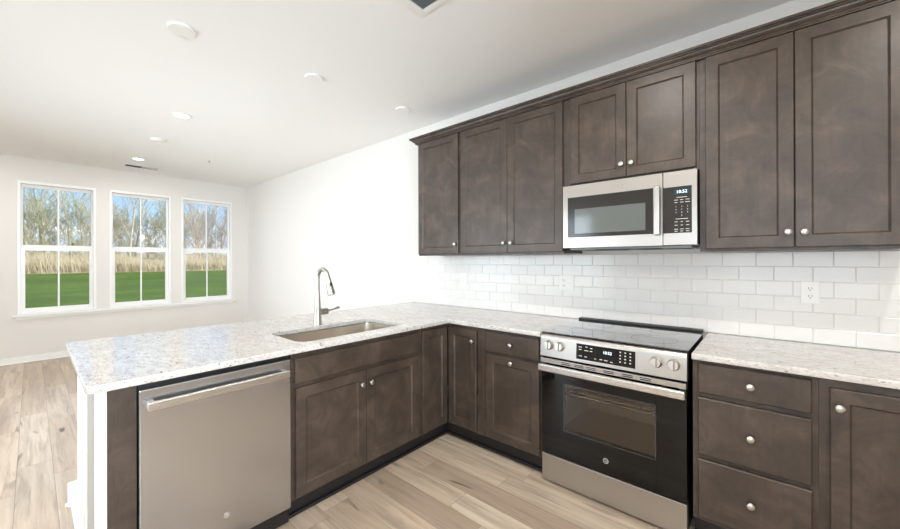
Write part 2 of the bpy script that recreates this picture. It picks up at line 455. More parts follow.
struct('wall_front', bm, 'wall', 'pale wall with an added wide glazed patio door', 'wall')
def P_front(u, n, z): return Vector((u, YF - n, z))
d1 = thing('door_1', 'unseen wide white framed glass patio door added to the front wall', 'door', ((DX0 + DX1) / 2, YF, 0), None, 'structure')  # added door, lets the patio fill light in
bm = B(); ring(bm, P_front, DX0, DX1, 0.0, DZ, (0.06, 0.06, 0.05, 0.06), 0.02, 0.12)
fbox(bm, P_front, -2.94, -2.86, 0.03, 0.11, 0.05, DZ - 0.06, 0.002)
obj('door_frame', bm, 'vinyl', d1)
obj('pane', fbox(B(), P_front, DX0 + 0.05, DX1 - 0.05, 0.066, 0.072, 0.045, DZ - 0.055), 'glass', d1)

w5 = thing('window_5', 'unseen wide white window added in the wall opposite the stove', 'window', (1.3, YF, 0.85), None, 'structure')  # added window, lets the rear fill light in
bm = B(); ring(bm, P_front, 0.4, 2.2, 0.85, 2.25, (0.05, 0.05, 0.05, 0.05), 0.02, 0.12, 0.003); fbox(bm, P_front, 1.275, 1.325, 0.03, 0.11, 0.90, 2.20, 0.003)
obj('window_frame', bm, 'vinyl', w5)
obj('pane', fbox(B(), P_front, 0.445, 2.155, 0.066, 0.072, 0.895, 2.205), 'glass', w5)
def P_side(u, n, z): return Vector((XR + n, u, z))
w4 = thing('window_4', 'unseen wide white window added in the kitchen side wall', 'window', (XR, (SY0 + SY1) / 2, SZ0), None, 'structure')  # added window, lets the bluish side fill light in
bm = B(); ring(bm, P_side, SY0, SY1, SZ0, SZ1, (0.05, 0.05, 0.05, 0.05), 0.02, 0.12, 0.003)
fbox(bm, P_side, -3.725, -3.675, 0.03, 0.11, SZ0 + 0.05, SZ1 - 0.05, 0.003)
obj('window_frame', bm, 'vinyl', w4)
obj('pane', fbox(B(), P_side, SY0 + 0.045, SY1 - 0.045, 0.066, 0.072, SZ0 + 0.045, SZ1 - 0.045), 'glass', w4)
def P_win(u, n, z): return Vector((XW - n, u, z))     # n = depth into the wall
wl = ['white window farthest from the corner of the room, beside bare wall', 'white window in the middle of the row of three',
      'white window nearest the corner with the long wall']
for i, (a, b) in enumerate(WINS):
    w = thing('window_%d' % (i + 1), wl[i], 'window', (XW, (a + b) / 2, WZ0), None, 'structure')
    bm = B(); ring(bm, P_win, a, b, WZ0, WZ1, (0.030, 0.030, 0.030, 0.036), -0.008, 0.13, 0.003)
    obj('window_frame', bm, 'vinyl', w)
    c = (a + b) / 2
    for nm, z0, z1, n0, ws in (('upper_sash', 1.550, WZ1 - 0.034, 0.075, (0.022, 0.022, 0.042, 0.044)),
                               ('lower_sash', WZ0 + 0.028, 1.573, 0.040, (0.042, 0.042, 0.050, 0.060))):
        bm = B(); u0, u1 = a + 0.028, b - 0.028
        ring(bm, P_win, u0, u1, z0, z1, ws, n0, n0 + 0.032, 0.003)
        fbox(bm, P_win, c - 0.010, c + 0.010, n0 + 0.006, n0 + 0.026, z0 + ws[2] - 0.002, z1 - ws[3] + 0.002, 0.003)
        s = obj(nm, bm, 'vinyl', w)
        obj('pane', fbox(B(), P_win, u0 + ws[0] - 0.004, u1 - ws[1] + 0.004, n0 + 0.014, n0 + 0.018, z0 + ws[2] - 0.004, z1 - ws[3] + 0.004), 'glass', s)
bm = box(B(), XW - 0.01, XW + 0.045, -2.90, -0.20, 0.620, 0.6485, 0.006)
box(bm, XW + 0.0005, XW + 0.014, -2.87, -0.23, 0.588, 0.620, 0.003)
struct('trim_1', bm, 'white', 'white sill running under all three windows', 'window sill')
def baseb(name, bm, label): struct(name, bm, 'white', label, 'baseboard')
bm = box(B(), XW + 0.0005, XW + 0.014, YF, 0.0095, 0.0005, 0.082, 0.003); box(bm, XW + 0.0005, XW + 0.024, YF, 0.0095, 0.0005, 0.016, 0.006)
baseb('baseboard_left', bm, 'white baseboard along the foot of the window wall')
bm = box(B(), XW + 0.03, -1.90, -0.004, 0.0095, 0.0005, 0.082, 0.003); baseb('baseboard_back', bm, 'white baseboard along the foot of the long wall')
bm = box(B(), DX1 + 0.01, XR - 0.001, YF + 0.0005, YF + 0.014, 0.0005, 0.082, 0.003); box(bm, XW + 0.03, DX0 - 0.01, YF + 0.0005, YF + 0.014, 0.0005, 0.082, 0.003)
baseb('baseboard_front', bm, 'white baseboard either side of the added patio door')
bm = box(B(), XR - 0.014, XR - 0.0005, YF + 0.02, -0.7, 0.0005, 0.082, 0.003); baseb('baseboard_right', bm, 'white baseboard along the kitchen side wall')

# tiled backsplash on the back wall
bm = B()
TX0, TX1, TZ0, TZ1 = -1.868, 1.80, 0.915, 1.4035
box(bm, TX0, TX1, 0.0025, 0.0099, TZ0, TZ1, 0, 2, 1)
PT, rows = 0.1535, 6
hz = (TZ1 - TZ0) / rows
def tile(x0, x1, z0, z1):
    g, s, yb, yf = 0.0006, 0.0028, 0.003, 0.0
    x0 += g; x1 -= g; z0 += g; z1 -= g
    if x1 - x0 < 0.012: return
    o = [bm.verts.new((x, yb, z)) for x, z in ((x0, z0), (x1, z0), (x1, z1), (x0, z1))]
    m_ = [bm.verts.new((x, yf + 0.0012, z)) for x, z in ((x0 + .0006, z0 + .0006), (x1 - .0006, z0 + .0006), (x1 - .0006, z1 - .0006), (x0 + .0006, z1 - .0006))]
    f = [bm.verts.new((x, yf, z)) for x, z in ((x0 + s, z0 + s), (x1 - s, z0 + s), (x1 - s, z1 - s), (x0 + s, z1 - s))]
    for a, b in ((o, m_), (m_, f)):
        for k in range(4): bm.faces.new((a[k], a[(k + 1) % 4], b[(k + 1) % 4], b[k]))
    bm.faces.new(f)
for r in range(rows):
    x = 0.690 + (PT / 2 if r % 2 == 0 else 0) - 18 * PT
    z = TZ0 + r * hz
    while x < TX1:
        a, b = max(x, TX0), min(x + PT, TX1)
        if b > a: tile(a, b, z, z + hz)
        x += PT
struct('backsplash_wall', bm, ['tile', 'grout'], 'white subway tile backsplash between worktops and wall cabinets', 'tiled wall', (0, 0, 0), 20)

# peninsula half wall and its trim
bm = box(B(), -1.862, -1.425, -2.562, 0.0095, 0.0005, 0.8825, 0.002)
struct('wall_peninsula', bm, 'wall', 'pale half wall carrying the back of the peninsula worktop', 'half wall')
bm = box(B(), -1.879, -1.8625, -2.60, -0.006, 0.0005, 0.135, 0.004); box(bm, -1.8625, -1.46, -2.578, -2.5625, 0.0005, 0.135, 0.004)
box(bm, -1.8625, -1.46, -2.588, -2.578, 0.0005, 0.02, 0.006); box(bm, -1.889, -1.879, -2.61, -0.006, 0.0005, 0.02, 0.006)
baseb('baseboard_peninsula', bm, 'white baseboard round the foot of the peninsula half wall')
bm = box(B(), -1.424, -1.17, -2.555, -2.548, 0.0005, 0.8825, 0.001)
struct('trim_2', bm, 'strip', 'corner strip on the end of the peninsula, its shade painted in grey', 'corner trim')

# ------------------------------------------------------------------ worktops
CT, CB = 0.914, 0.885
ct = slab('worktop', [[(-1.866, -0.0015), (-0.016, -0.0015), (-0.016, -0.652), (-0.772, -0.652)]
                      + [(-0.772, -2.578), (-0.780, -2.598), (-0.800, -2.606)] + [(-1.866, -2.606)],
                      rrect(-1.285, -0.868, -1.765, -1.000, 0.07)[::-1]], CB, CT, 'granite', None, (-1.3, -1.3, CB))
props(ct, 'speckled pale granite worktop of the peninsula, with the sink cut into it', 'worktop')
ct = slab('worktop', [[(0.771, -0.0015), (1.80, -0.0015), (1.80, -0.652), (0.771, -0.652)]], CB, CT, 'granite', None, (1.28, -0.33, CB))
props(ct, 'speckled pale granite worktop over the drawers, between stove and photo edge', 'worktop')

# ------------------------------------------------------------------ base cabinets
NB, ND = 0.618, 0.638       # face frame front, door front (distance from the wall)
TOE, TOP = 0.115, 0.8845
def carcass(P, u0, u1, n1, z0, z1, n0=0.004, top=False):
    bm = B(); t = 0.016
    fbox(bm, P, u0, u0 + t, n0, n1, z0, z1); fbox(bm, P, u1 - t, u1, n0, n1, z0, z1)
    fbox(bm, P, u0 + t, u1 - t, n0, n1, z0, z0 + t); fbox(bm, P, u0 + t, u1 - t, n0, n0 + 0.006, z0 + t, z1)
    if top: fbox(bm, P, u0 + t, u1 - t, n0, n1, z1 - t, z1)
    return bm
def base_cabinet(label, P, u0, u1, frame_stiles, rails, toe_n=0.56, nb=NB):
    c = thing('base_cabinet', label, 'cabinet', P((u0 + u1) / 2, nb / 2, 0))
    obj('carcass', carcass(P, u0, u1, nb - 0.019, TOE, TOP), 'wood', c)
    bm = B()
    for a, b in frame_stiles: fbox(bm, P, a, b, nb - 0.019, nb, TOE, TOP, 0.0008)
    for z0, z1, a, b in rails: fbox(bm, P, a, b, nb - 0.019, nb - 0.0004, z0, z1, 0.0008)
    obj('face_frame', bm, 'wood', c)
    obj('toe_kick', fbox(B(), P, u0, u1, toe_n - 0.015, toe_n, 0.0005, TOE - 0.0005), 'toe', c)
    return c
def drawer(c, P, u0, u1, z0, z1, nf, knobs=True, kz=None, ku=None):
    d = obj('drawer', front(P, u0, u1, z0, z1, nf, bev=0.004), 'wood', c)
    if knobs: knob(d, P, ku if ku is not None else (u0 + u1) / 2, nf, kz if kz else (z0 + z1) / 2)
    return d
def cdoor(c, P, u0, u1, z0, z1, nf, kn, stile=0.055):
    d = obj('door', front(P, u0, u1, z0, z1, nf, stile=stile), 'wood', c)
    if kn: knob(d, P, kn[0], nf, kn[1])
    return d
# left of the stove: one drawer over one door
c = base_cabinet('dark wood base cabinet with one drawer over one door, against the stove', P_back, -0.476, -0.016,
                 [(-0.476, -0.432), (-0.034, -0.016)], [(0.845, TOP, -0.432, -0.034), (0.695, 0.735, -0.432, -0.034), (TOE, 0.150, -0.432, -0.034)])
drawer(c, P_back, -0.438, -0.032, 0.727, 0.866, ND); cdoor(c, P_back, -0.438, -0.032, 0.131, 0.709, ND, (-0.233, 0.676))
# corner cabinet with a folding pair of doors
PN = 0.590; PD = 0.610      # peninsula frame front, door front (from x = PX)
c = thing('corner_base_cabinet', 'dark wood corner base cabinet with two narrow doors meeting in the inside corner', 'cabinet', (-1.1, -0.3, 0))
bm = carcass(P_back, -1.40, -0.4765, NB - 0.019, TOE, TOP)
bmesh.ops.delete(bm, geom=[v for v in bm.verts if v.co.x < -1.38 and v.co.y < -0.05], context='VERTS')
fbox(bm, P_pen, -0.932, -0.916, 0.004, PN - 0.019, TOE, TOP); fbox(bm, P_pen, -0.916, -0.60, 0.004, PN - 0.019, TOE, TOE + 0.016)
fbox(bm, P_pen, -0.916, -0.010, 0.0, 0.006, TOE, TOP)
obj('carcass', bm, 'wood', c)
bm = B()
fbox(bm, P_back, -0.522, -0.4765, NB - 0.019, NB, TOE, TOP, 0.0008); fbox(bm, P_pen, -0.932, -0.905, PN - 0.019, PN, TOE, TOP, 0.0008)
fbox(bm, P_back, PX + PN - 0.019, -0.522, NB - 0.019, NB, 0.845, TOP); fbox(bm, P_back, PX + PN - 0.019, -0.522, NB - 0.019, NB, TOE, 0.14)
fbox(bm, P_pen, -0.905, -NB, PN - 0.019, PN, 0.845, TOP); fbox(bm, P_pen, -0.905, -NB, PN - 0.019, PN, TOE, 0.14)
obj('face_frame', bm, 'wood', c)
bm = fbox(B(), P_back, PX + 0.515, -0.4765, 0.545, 0.56, 0.0005, TOE - 0.0005); fbox(bm, P_pen, -0.932, -0.545, 0.515, 0.53, 0.0005, TOE - 0.0005)
obj('toe_kick', bm, 'toe', c)
cdoor(c, P_back, -0.786, -0.525, 0.131, 0.858, ND, (-0.553, 0.778)); cdoor(c, P_pen, -0.906, -0.642, 0.131, 0.858, PD, None)
# sink cabinet
c = base_cabinet('dark wood sink base cabinet with two doors under one blank drawer front', P_pen, -1.850, -0.9325,
                 [(-1.850, -1.826), (-0.960, -0.9325)], [(0.838, TOP, -1.826, -0.96), (0.685, 0.735, -1.826, -0.96), (TOE, 0.150, -1.826, -0.96)], 0.53, PN)
drawer(c, P_pen, -1.834, -0.953, 0.722, 0.853, PD, False).name = 'false_drawer_front'
cdoor(c, P_pen, -1.830, -1.3905, 0.131, 0.697, PD, (-1.427, 0.618)); cdoor(c, P_pen, -1.3865, -0.952, 0.131, 0.697, PD, (-1.362, 0.618))
# right of the stove: three drawers
c = base_cabinet('dark wood base cabinet with a stack of three drawers', P_back, 0.771, 1.1995,
                 [(0.771, 0.800), (1.172, 1.1995)], [(0.850, TOP, 0.8, 1.172), (0.705, 0.735, 0.8, 1.172), (0.41, 0.44, 0.8, 1.172), (TOE, 0.150, 0.8, 1.172)])
drawer(c, P_back, 0.793, 1.180, 0.729, 0.868, ND); drawer(c, P_back, 0.793, 1.180, 0.435, 0.705, ND); drawer(c, P_back, 0.793, 1.180, 0.140, 0.413, ND)
c = base_cabinet('dark wood base cabinet with full height doors, cut by the photo edge', P_back, 1.200, 1.80,
                 [(1.200, 1.238), (1.765, 1.80)], [(0.835, TOP, 1.238, 1.765), (TOE, 0.150, 1.238, 1.765)])
cdoor(c, P_back, 1.231, 1.498, 0.131, 0.848, ND, (1.256, 0.777), 0.052); cdoor(c, P_back, 1.502, 1.770, 0.131, 0.848, ND, (1.745, 0.777), 0.052)
# filler and end panel of the peninsula
bm = box(B(), PX + 0.02, PX + PN + 0.010, -2.547, -2.530, 0.0005, TOP); box(bm, PX + PN - 0.03, PX + PN + 0.010, -2.530, -2.463, 0.0005, TOP, 0.0008)
f = props(obj('filler_panel', bm, 'wood', None, None, (PX + PN, -2.5, 0)), 'dark wood filler strip between dishwasher and peninsula end', 'panel')
bm = box(B(), -1.169, PX + PN + 0.008, -2.5515, -2.5475, 0.0005, TOP, 0.0008)
props(obj('end_panel', bm, 'white', None, None, (-1.0, -2.55, 0)), 'bright white end panel closing the peninsula, with an outlet on it', 'panel')
# shoe trim at the foot of the toe kicks
bm = B()
fbox(bm, P_back, PX + 0.53, -0.016, 0.561, 0.579, 0.0005, 0.020, 0.006); fbox(bm, P_pen, -1.850, -0.561, 0.531, 0.549, 0.0005, 0.020, 0.006)
struct('trim_3', bm, 'toe', 'dark shoe moulding along the foot of the base cabinets', 'shoe moulding')
bm = fbox(B(), P_back, 0.771, 1.80, 0.561, 0.579, 0.0005, 0.020, 0.006)
struct('trim_4', bm, 'toe', 'dark shoe moulding under the drawers beside the stove', 'shoe moulding')

# ------------------------------------------------------------------ wall cabinets
UB, UT, UN, UD = 1.405, 2.492, 0.325, 0.345
def wall_cabinet(label, u0, u1, z0, stiles, doors):
    c = thing('wall_cabinet', label, 'cabinet', (sum((u0, u1)) / 2, -UN / 2, z0))
    bm = carcass(P_back, u0, u1, UN - 0.019, z0 + 0.004, UT, 0.001, True)
    obj('carcass', bm, 'wood', c)
    bm = B()
    for a, b in stiles: fbox(bm, P_back, a, b, UN - 0.019, UN, z0, UT, 0.0008)
    fbox(bm, P_back, stiles[0][1], stiles[-1][0], UN - 0.019, UN - 0.0004, z0, z0 + 0.035, 0.0008); fbox(bm, P_back, stiles[0][1], stiles[-1][0], UN - 0.019, UN - 0.0004, 2.42, UT, 0.0008)
    obj('face_frame', bm, 'wood', c)
    for a, b, dz0, kn in doors: cdoor(c, P_back, a, b, dz0, 2.446, UD, kn)
    return c
wall_cabinet('dark wood single door wall cabinet at the free end of the row', -1.420, -0.9155, UB, [(-1.42, -1.375), (-0.950, -0.9155)],
             [(-1.410, -0.932, 1.420, (-0.957, 1.500))])
wall_cabinet('dark wood two door wall cabinet beside the microwave, over the corner worktop', -0.915, -0.0005, UB, [(-0.915, -0.88), (-0.035, -0.0005)],
             [(-0.897, -0.4455, 1.420, (-0.471, 1.494)), (-0.4425, -0.004, 1.420, (-0.408, 1.492))])
wall_cabinet('short dark wood two door wall cabinet above the microwave', 0.0, 0.7685, 1.856, [(0.0, 0.06), (0.74, 0.7685)],
             [(0.050, 0.3995, 1.870, (0.374, 1.948)), (0.4025, 0.754, 1.870, (0.432, 1.948))])
wall_cabinet('dark wood two door wall cabinet above the drawers', 0.769, 1.530, UB, [(0.769, 0.81), (1.48, 1.53)],
             [(0.797, 1.1425, 1.420, (1.120, 1.492)), (1.1455, 1.494, 1.420, (1.176, 1.490))])
prof = [(0.001, 2.449), (0.022, 2.449), (0.022, 2.457), (0.027, 2.457), (0.027, 2.464), (0.033, 2.466), (0.043, 2.475), (0.046, 2.484), (0.056, 2.484), (0.056, 2.491), (0.065, 2.491), (0.065, 2.504), (0.001, 2.504)]
bm = B(); loops = []
for q in range(4):
    lp = []
    for o, z in prof:
        x, y = ((-1.42 - o, -0.001), (-1.42 - o, -UN - o), (1.53 + o, -UN - o), (1.53 + o, -0.001))[q]
        lp.append(bm.verts.new((x, y, z)))
    loops.append(lp)
for a, b in zip(loops, loops[1:]):
    for k in range(len(prof)): bm.faces.new((a[k], a[(k + 1) % len(prof)], b[(k + 1) % len(prof)], b[k]))
bm.faces.new(loops[0]); bm.faces.new(loops[-1])
props(obj('crown_molding', bm, 'wood', None, None, (0, -0.34, 2.45), 20), 'dark wood crown molding along the tops of the wall cabinets', 'molding')

# ------------------------------------------------------------------ sink and faucet
sk = thing('kitchen_sink', 'stainless undermount sink set into the peninsula worktop', 'sink', (-1.08, -1.38, 0.69))
bm = B(); loops = []
spec = [(-0.030, 0.8835, 0.09), (0.004, 0.8835, 0.07), (0.008, 0.880, 0.066), (0.012, 0.72, 0.064), (0.020, 0.70, 0.06), (0.045, 0.688, 0.05), (0.15, 0.684, 0.03)]
for ins, z, r in spec: loops.append([bm.verts.new((x, y, z)) for x, y in rrect(-1.289 + ins, -0.864 - ins, -1.769 + ins, -0.996 - ins, r)])
for a, b in zip(loops, loops[1:]):
    n = len(a)
    for k in range(n): bm.faces.new((a[k], a[(k + 1) % n], b[(k + 1) % n], b[k]))
bm.faces.new(loops[-1])
bo = obj('basin', bm, 'sinksteel', sk, None, None, 50)
so = bo.modifiers.new('shell', 'SOLIDIFY'); so.thickness = 0.0015; so.offset = 1 if False else -1
bm = lathe(B(), [(0.055, 0.6845), (0.055, 0.687), (0.045, 0.688), (0.035, 0.6855), (0.0, 0.6855)], Matrix.Translation((-1.11, -1.38, 0)), 28)
obj('drain', bm, 'chrome', sk)
FX, FY = -1.335, -1.405
fa = thing('kitchen_faucet', 'tall brushed nickel pull-down faucet behind the sink', 'faucet', (FX, FY, CT))
obj('body', lathe(B(), [(0.0, 0.9145), (0.031, 0.9145), (0.031, 0.921), (0.0285, 0.926), (0.0265, 0.96), (0.0245, 1.00), (0.021, 1.06), (0.0165, 1.13), (0.0150, 1.16), (0.0, 1.16)],
                  Matrix.Translation((FX, FY, 0)), 28), 'faucet', fa)
pts = [(FX, FY, 1.155), (FX, FY, 1.245)]; rr = 0.056
for i in range(1, 15):
    a = R(180 - 170 * i / 14); pts.append((FX + rr + rr * math.cos(a), FY + 0.012 * i / 14, 1.245 + rr * math.sin(a)))
tip = Vector(pts[-1]); dr = (tip - Vector(pts[-2])).normalized()
obj('spout', tube(B(), pts, 0.0150, 16), 'faucet', fa)
hd = [tip - dr * 0.002, tip + dr * 0.014, tip + dr * 0.06, tip + dr * 0.118, tip + dr * 0.132]
obj('spray_head', tube(B(), hd, [0.0155, 0.0165, 0.0205, 0.0260, 0.0225], 20), 'faucet', fa)
sp = bpy.data.objects[-1] if False else [o for o in fa.children if o.name.startswith('spray_head')][0]
t0 = tip + dr * 0.06
bm = box(B(), t0.x + 0.010, t0.x + 0.024, t0.y - 0.008, t0.y + 0.008, t0.z - 0.020, t0.z + 0.016, 0.003)
obj('button', bm, 'black', sp, 'black spray button')
bm = tube(B(), [(FX, FY + 0.015, 1.000), (FX, FY + 0.075, 1.000)], [0.0235, 0.0225], 20)
hb = obj('handle_base', bm, 'faucet', fa)
bm = tube(B(), [(FX, FY + 0.073, 1.000), (FX, FY + 0.085, 1.002), (FX, FY + 0.13, 1.010), (FX, FY + 0.165, 1.018), (FX, FY + 0.172, 1.019)], [0.010, 0.0065, 0.0065, 0.0095, 0.006], 14)
obj('lever', bm, 'faucet', fa)

# ------------------------------------------------------------------ appliance badge: ring, disc and a scripted monogram
def badge(parent, pos, rot, r, dark):
    t = Matrix.Translation(pos) @ rot
    bm = lathe(B(), [(0.0, 0.0), (r, 0.0), (r, 0.0012), (r * 0.92, 0.002), (r * 0.80, 0.002), (r * 0.76, 0.0012), (0.0, 0.0012)], t, 32)
    b = obj('badge', bm, 'nickel' if not dark else 'mark', parent)
    bm = lathe(B(), [(0.0, 0.0013), (r * 0.75, 0.0013), (r * 0.75, 0.0016), (0.0, 0.0016)], t, 32)
    obj('badge_disc', bm, 'black' if dark else 'grey', b)
    text('monogram', 'GE', r * 0.78, Vector(pos) + (rot @ Vector((0, 0, 0.002))), rot, 'mark', b, 0.0004, shear=0.35)

# ------------------------------------------------------------------ dishwasher
dw = thing('dishwasher', 'stainless dishwasher with a bar handle at the end of the peninsula', 'dishwasher', (PX + 0.3, -2.16, 0))
obj('tub', fbox(B(), P_pen, -2.458, -1.856, 0.03, PN - 0.012, 0.012, 0.876, 0.002), 'black', dw)
bm = B(); t = B(); bmesh.ops.create_cube(t, size=1)
fbox(bm, P_pen, -2.4585, -1.862, PN - 0.011, PN + 0.028, 0.105, 0.860, 0.005)
obj('door', bm, 'steel_door', dw); t.free()
door = [o for o in dw.children if o.name.startswith('door')][0]
bm = B(); hx = PX + PN + 0.028
hp = []
box(bm, hx + 0.030, hx + 0.046, -2.440, -1.884, 0.782, 0.818, 0.006, 3)
box(bm, hx - 0.001, hx + 0.036, -2.438, -2.412, 0.786, 0.814, 0.004); box(bm, hx - 0.001, hx + 0.036, -1.912, -1.886, 0.786, 0.814, 0.004)
obj('handle', bm, 'steel_bright', door)
badge(door, Vector((hx, -2.155, 0.223)), FACE_PEN, 0.013, False)
obj('toe_panel', fbox(B(), P_pen, -2.456, -1.864, PN - 0.085, PN - 0.070, 0.012, 0.098), 'black', dw)
for y in (-2.40, -1.91):
    for x in (PX + 0.10, PX + 0.48): obj('foot', lathe(B(), [(0.0, 0.0005), (0.016, 0.0005), (0.016, 0.012), (0.0, 0.012)], Matrix.Translation((x, y, 0)), 12), 'rubber', dw)

# ------------------------------------------------------------------ range
rg = thing('stove', 'stainless slide-in electric stove with black glass cooktop and oven door', 'stove', (0.3825, -0.33, 0))
RX0, RX1, RF = -0.010, 0.7525, -0.640
bm = box(B(), RX0 + 0.004, RX1 - 0.004, -0.600, -0.022, 0.025, 0.905, 0.002)
# hollow out the oven cavity behind the window by building the body from slabs
bm.free(); bm = B()
box(bm, RX0 + 0.004, RX0 + 0.06, -0.605, -0.022, 0.025, 0.905); box(bm, RX1 - 0.06, RX1 - 0.004, -0.605, -0.022, 0.025, 0.905)
box(bm, RX0 + 0.06, RX1 - 0.06, -0.605, -0.022, 0.70, 0.905); box(bm, RX0 + 0.06, RX1 - 0.06, -0.605, -0.022, 0.025, 0.28)
box(bm, RX0 + 0.06, RX1 - 0.06, -0.06, -0.022, 0.28, 0.70)
obj('body', bm, 'black', rg)
bm = box(B(), RX0 + 0.061, RX1 - 0.061, -0.066, -0.061, 0.281, 0.699); box(bm, RX0 + 0.061, RX0 + 0.066, -0.604, -0.066, 0.281, 0.699)
box(bm, RX1 - 0.066, RX1 - 0.061, -0.604, -0.066, 0.281, 0.699); box(bm, RX0 + 0.066, RX1 - 0.066, -0.604, -0.066, 0.281, 0.286); box(bm, RX0 + 0.066, RX1 - 0.066, -0.604, -0.066, 0.694, 0.699)
obj('oven_cavity', bm, 'enamel', rg)
bm = B()
for k in range(9):
    y = -0.58 + k * 0.06; tube(bm, [(RX0 + 0.068, y, 0.545), (RX1 - 0.068, y, 0.545)], 0.003, 8)
tube(bm, [(RX0 + 0.068, -0.595, 0.552), (RX1 - 0.068, -0.595, 0.552)], 0.0045, 8)
for k in range(13):
    x = RX0 + 0.09 + k * 0.049; tube(bm, [(x, -0.595, 0.549), (x, -0.08, 0.549)], 0.002, 6)
obj('oven_rack', bm, 'chrome', rg)
ck = obj('cooktop', box(B(), RX0 - 0.004, RX1 + 0.004, -0.636, -0.018, 0.9145, 0.9205, 0.002), 'cooktop', rg)
for cx, cy, r in ((0.20, -0.46, 0.105), (0.57, -0.45, 0.115), (0.20, -0.20, 0.08), (0.57, -0.19, 0.075), (0.385, -0.17, 0.055)):
    bm = lathe(B(), [(r - 0.0016, 0.9206), (r, 0.9206), (r, 0.9208), (r - 0.0016, 0.9208), (r - 0.0016, 0.9206)], Matrix.Translation((cx, cy, 0)), 48, 0, False)
    obj('burner_ring', bm, 'ring', ck)
bm = box(B(), RX0 + 0.002, RX1 - 0.002, -0.062, -0.006, 0.9208, 0.934, 0.004)
vt = obj('rear_vent', bm, 'black', rg, 'black raised vent rail')
bm = B()
for k in range(18): box(bm, RX0 + 0.05 + k * 0.037, RX0 + 0.078 + k * 0.037, -0.040, -0.026, 0.9341, 0.9346)
obj('vent_grille', bm, 'slot', vt)
# control panel, a rounded front
bm = B(); prof2 = [(-0.600, 0.772), (-0.655, 0.772), (-0.662, 0.776), (-0.655, 0.884), (-0.651, 0.898), (-0.642, 0.907), (-0.632, 0.910), (-0.600, 0.910)]
la = [bm.verts.new((RX0, y, z)) for y, z in prof2]; lb = [bm.verts.new((RX1, y, z)) for y, z in prof2]
for k in range(len(prof2)): bm.faces.new((la[k], la[(k + 1) % len(prof2)], lb[(k + 1) % len(prof2)], lb[k]))
bm.faces.new(la); bm.faces.new(lb)
cp = obj('control_panel', bm, 'steel', rg, 'stainless control panel', None, 60)
tilt = math.atan2(0.007, 0.108)
FACE_CP = Matrix.Rotation(R(90) - tilt, 4, 'X')
def cpp(x, z, off=0.0):   # a point on the sloping panel front
    return Vector((x, -0.662 + (z - 0.776) * 0.007 / 0.108 - off, z))
def on_panel(bm, x0, x1, z0, z1, d0, d1):
    q = []
    for d in (d0, d1): q.append([bm.verts.new(cpp(x, z, d)) for x, z in ((x0, z0), (x1, z0), (x1, z1), (x0, z1))])
    a, b = q
    for k in range(4): bm.faces.new((a[k], a[(k + 1) % 4], b[(k + 1) % 4], b[k]))
    bm.faces.new(a[::-1]); bm.faces.new(b); return bm
dp = obj('display', on_panel(B(), 0.214, 0.526, 0.793, 0.880, -0.001, 0.0012), 'darkglass', cp, 'black glass touch display')
text('clock_digits', '10:52', 0.022, cpp(0.385, 0.850, 0.0016), FACE_CP, 'led', dp)
for x, z, w in ((0.236, .862, .018), (0.236, .848, .014), (0.272, .866, .012), (0.272, .846, .022), (0.298, .862, .013), (0.298, .846, .013), (0.238, .812, .018), (0.268, .811, .014),
                (0.322, .808, .010), (0.352, .810, .014), (0.378, .809, .018), (0.408, .805, .012)):
    obj('touch_key', on_panel(B(), x - w / 2, x + w / 2, z - 0.0022, z + 0.0022, 0.0012, 0.0016), 'mark', dp)
for i in range(3):
    for j in range(4):
        x, z = 0.452 + i * 0.025, 0.866 - j * 0.017; obj('touch_key', on_panel(B(), x - .004, x + .004, z - 0.003, z + 0.003, 0.0012, 0.0016), 'mark', dp)
for x in (0.046, 0.114, 0.622, 0.698):
    T = Matrix.Translation(cpp(x, 0.845)) @ FACE_CP
    bm = lathe(B(), [(0.0, 0.0), (0.028, 0.0), (0.0285, 0.004), (0.026, 0.008), (0.0245, 0.024), (0.022, 0.028), (0.0, 0.029)], T, 32)
    kb = obj('knob', bm, 'nickel', cp, None, None, 40)
    bm = box(B(), -0.0045, 0.0045, -0.0235, 0.0235, 0.026, 0.036, 0.002); bm.transform(T); obj('grip', bm, 'nickel', kb)
    bm = box(B(), 0.0046, 0.0085, -0.0225, 0.0225, 0.0288, 0.0296); bm.transform(T); obj('grip_shadow_line', bm, 'grey', kb)
    bm = box(B(), -0.004, 0.004, -0.001, 0.001, 0.0, 0.0004); bm.transform(Matrix.Translation(cpp(x, 0.886)) @ FACE_CP); obj('pointer_mark', bm, 'grey', cp)
# oven door
od = obj('oven_door', B(), 'darkglass', rg, 'black glass oven door') if False else None
bm = B(); DXa, DXb, DZa, DZb = -0.008, 0.7505, 0.183, 0.735
WXa, WXb, WZa, WZb = 0.132, 0.618, 0.345, 0.626
box(bm, DXa, WXa, -0.650, -0.609, DZa, DZb, 0.002); box(bm, WXb, DXb, -0.650, -0.609, DZa, DZb, 0.002)
box(bm, WXa, WXb, -0.650, -0.609, DZa, WZa, 0.0); box(bm, WXa, WXb, -0.650, -0.609, WZb, DZb, 0.0)
bmesh.ops.remove_doubles(bm, verts=bm.verts[:], dist=0.00001)
od = obj('oven_door', bm, 'darkglass', rg, 'black glass oven door')
obj('oven_window', box(B(), WXa - 0.0, WXb + 0.0, -0.6495, -0.6455, WZa, WZb), 'ovenglass', od)
bm = B(); ring(bm, P_back, WXa, WXb, WZa, WZb, (0.004, 0.004, 0.004, 0.004), 0.6496, 0.6506, 0.0)
obj('window_border', bm, 'ring', od)
badge(od, Vector((0.373, -0.650, 0.254)), FACE_BACK, 0.014, True)
bm = box(B(), DXa, DXb, -0.668, -0.6505, 0.736, 0.764, 0.003)
dt = obj('door_top_trim', bm, 'steel', od, 'stainless slotted top trim')
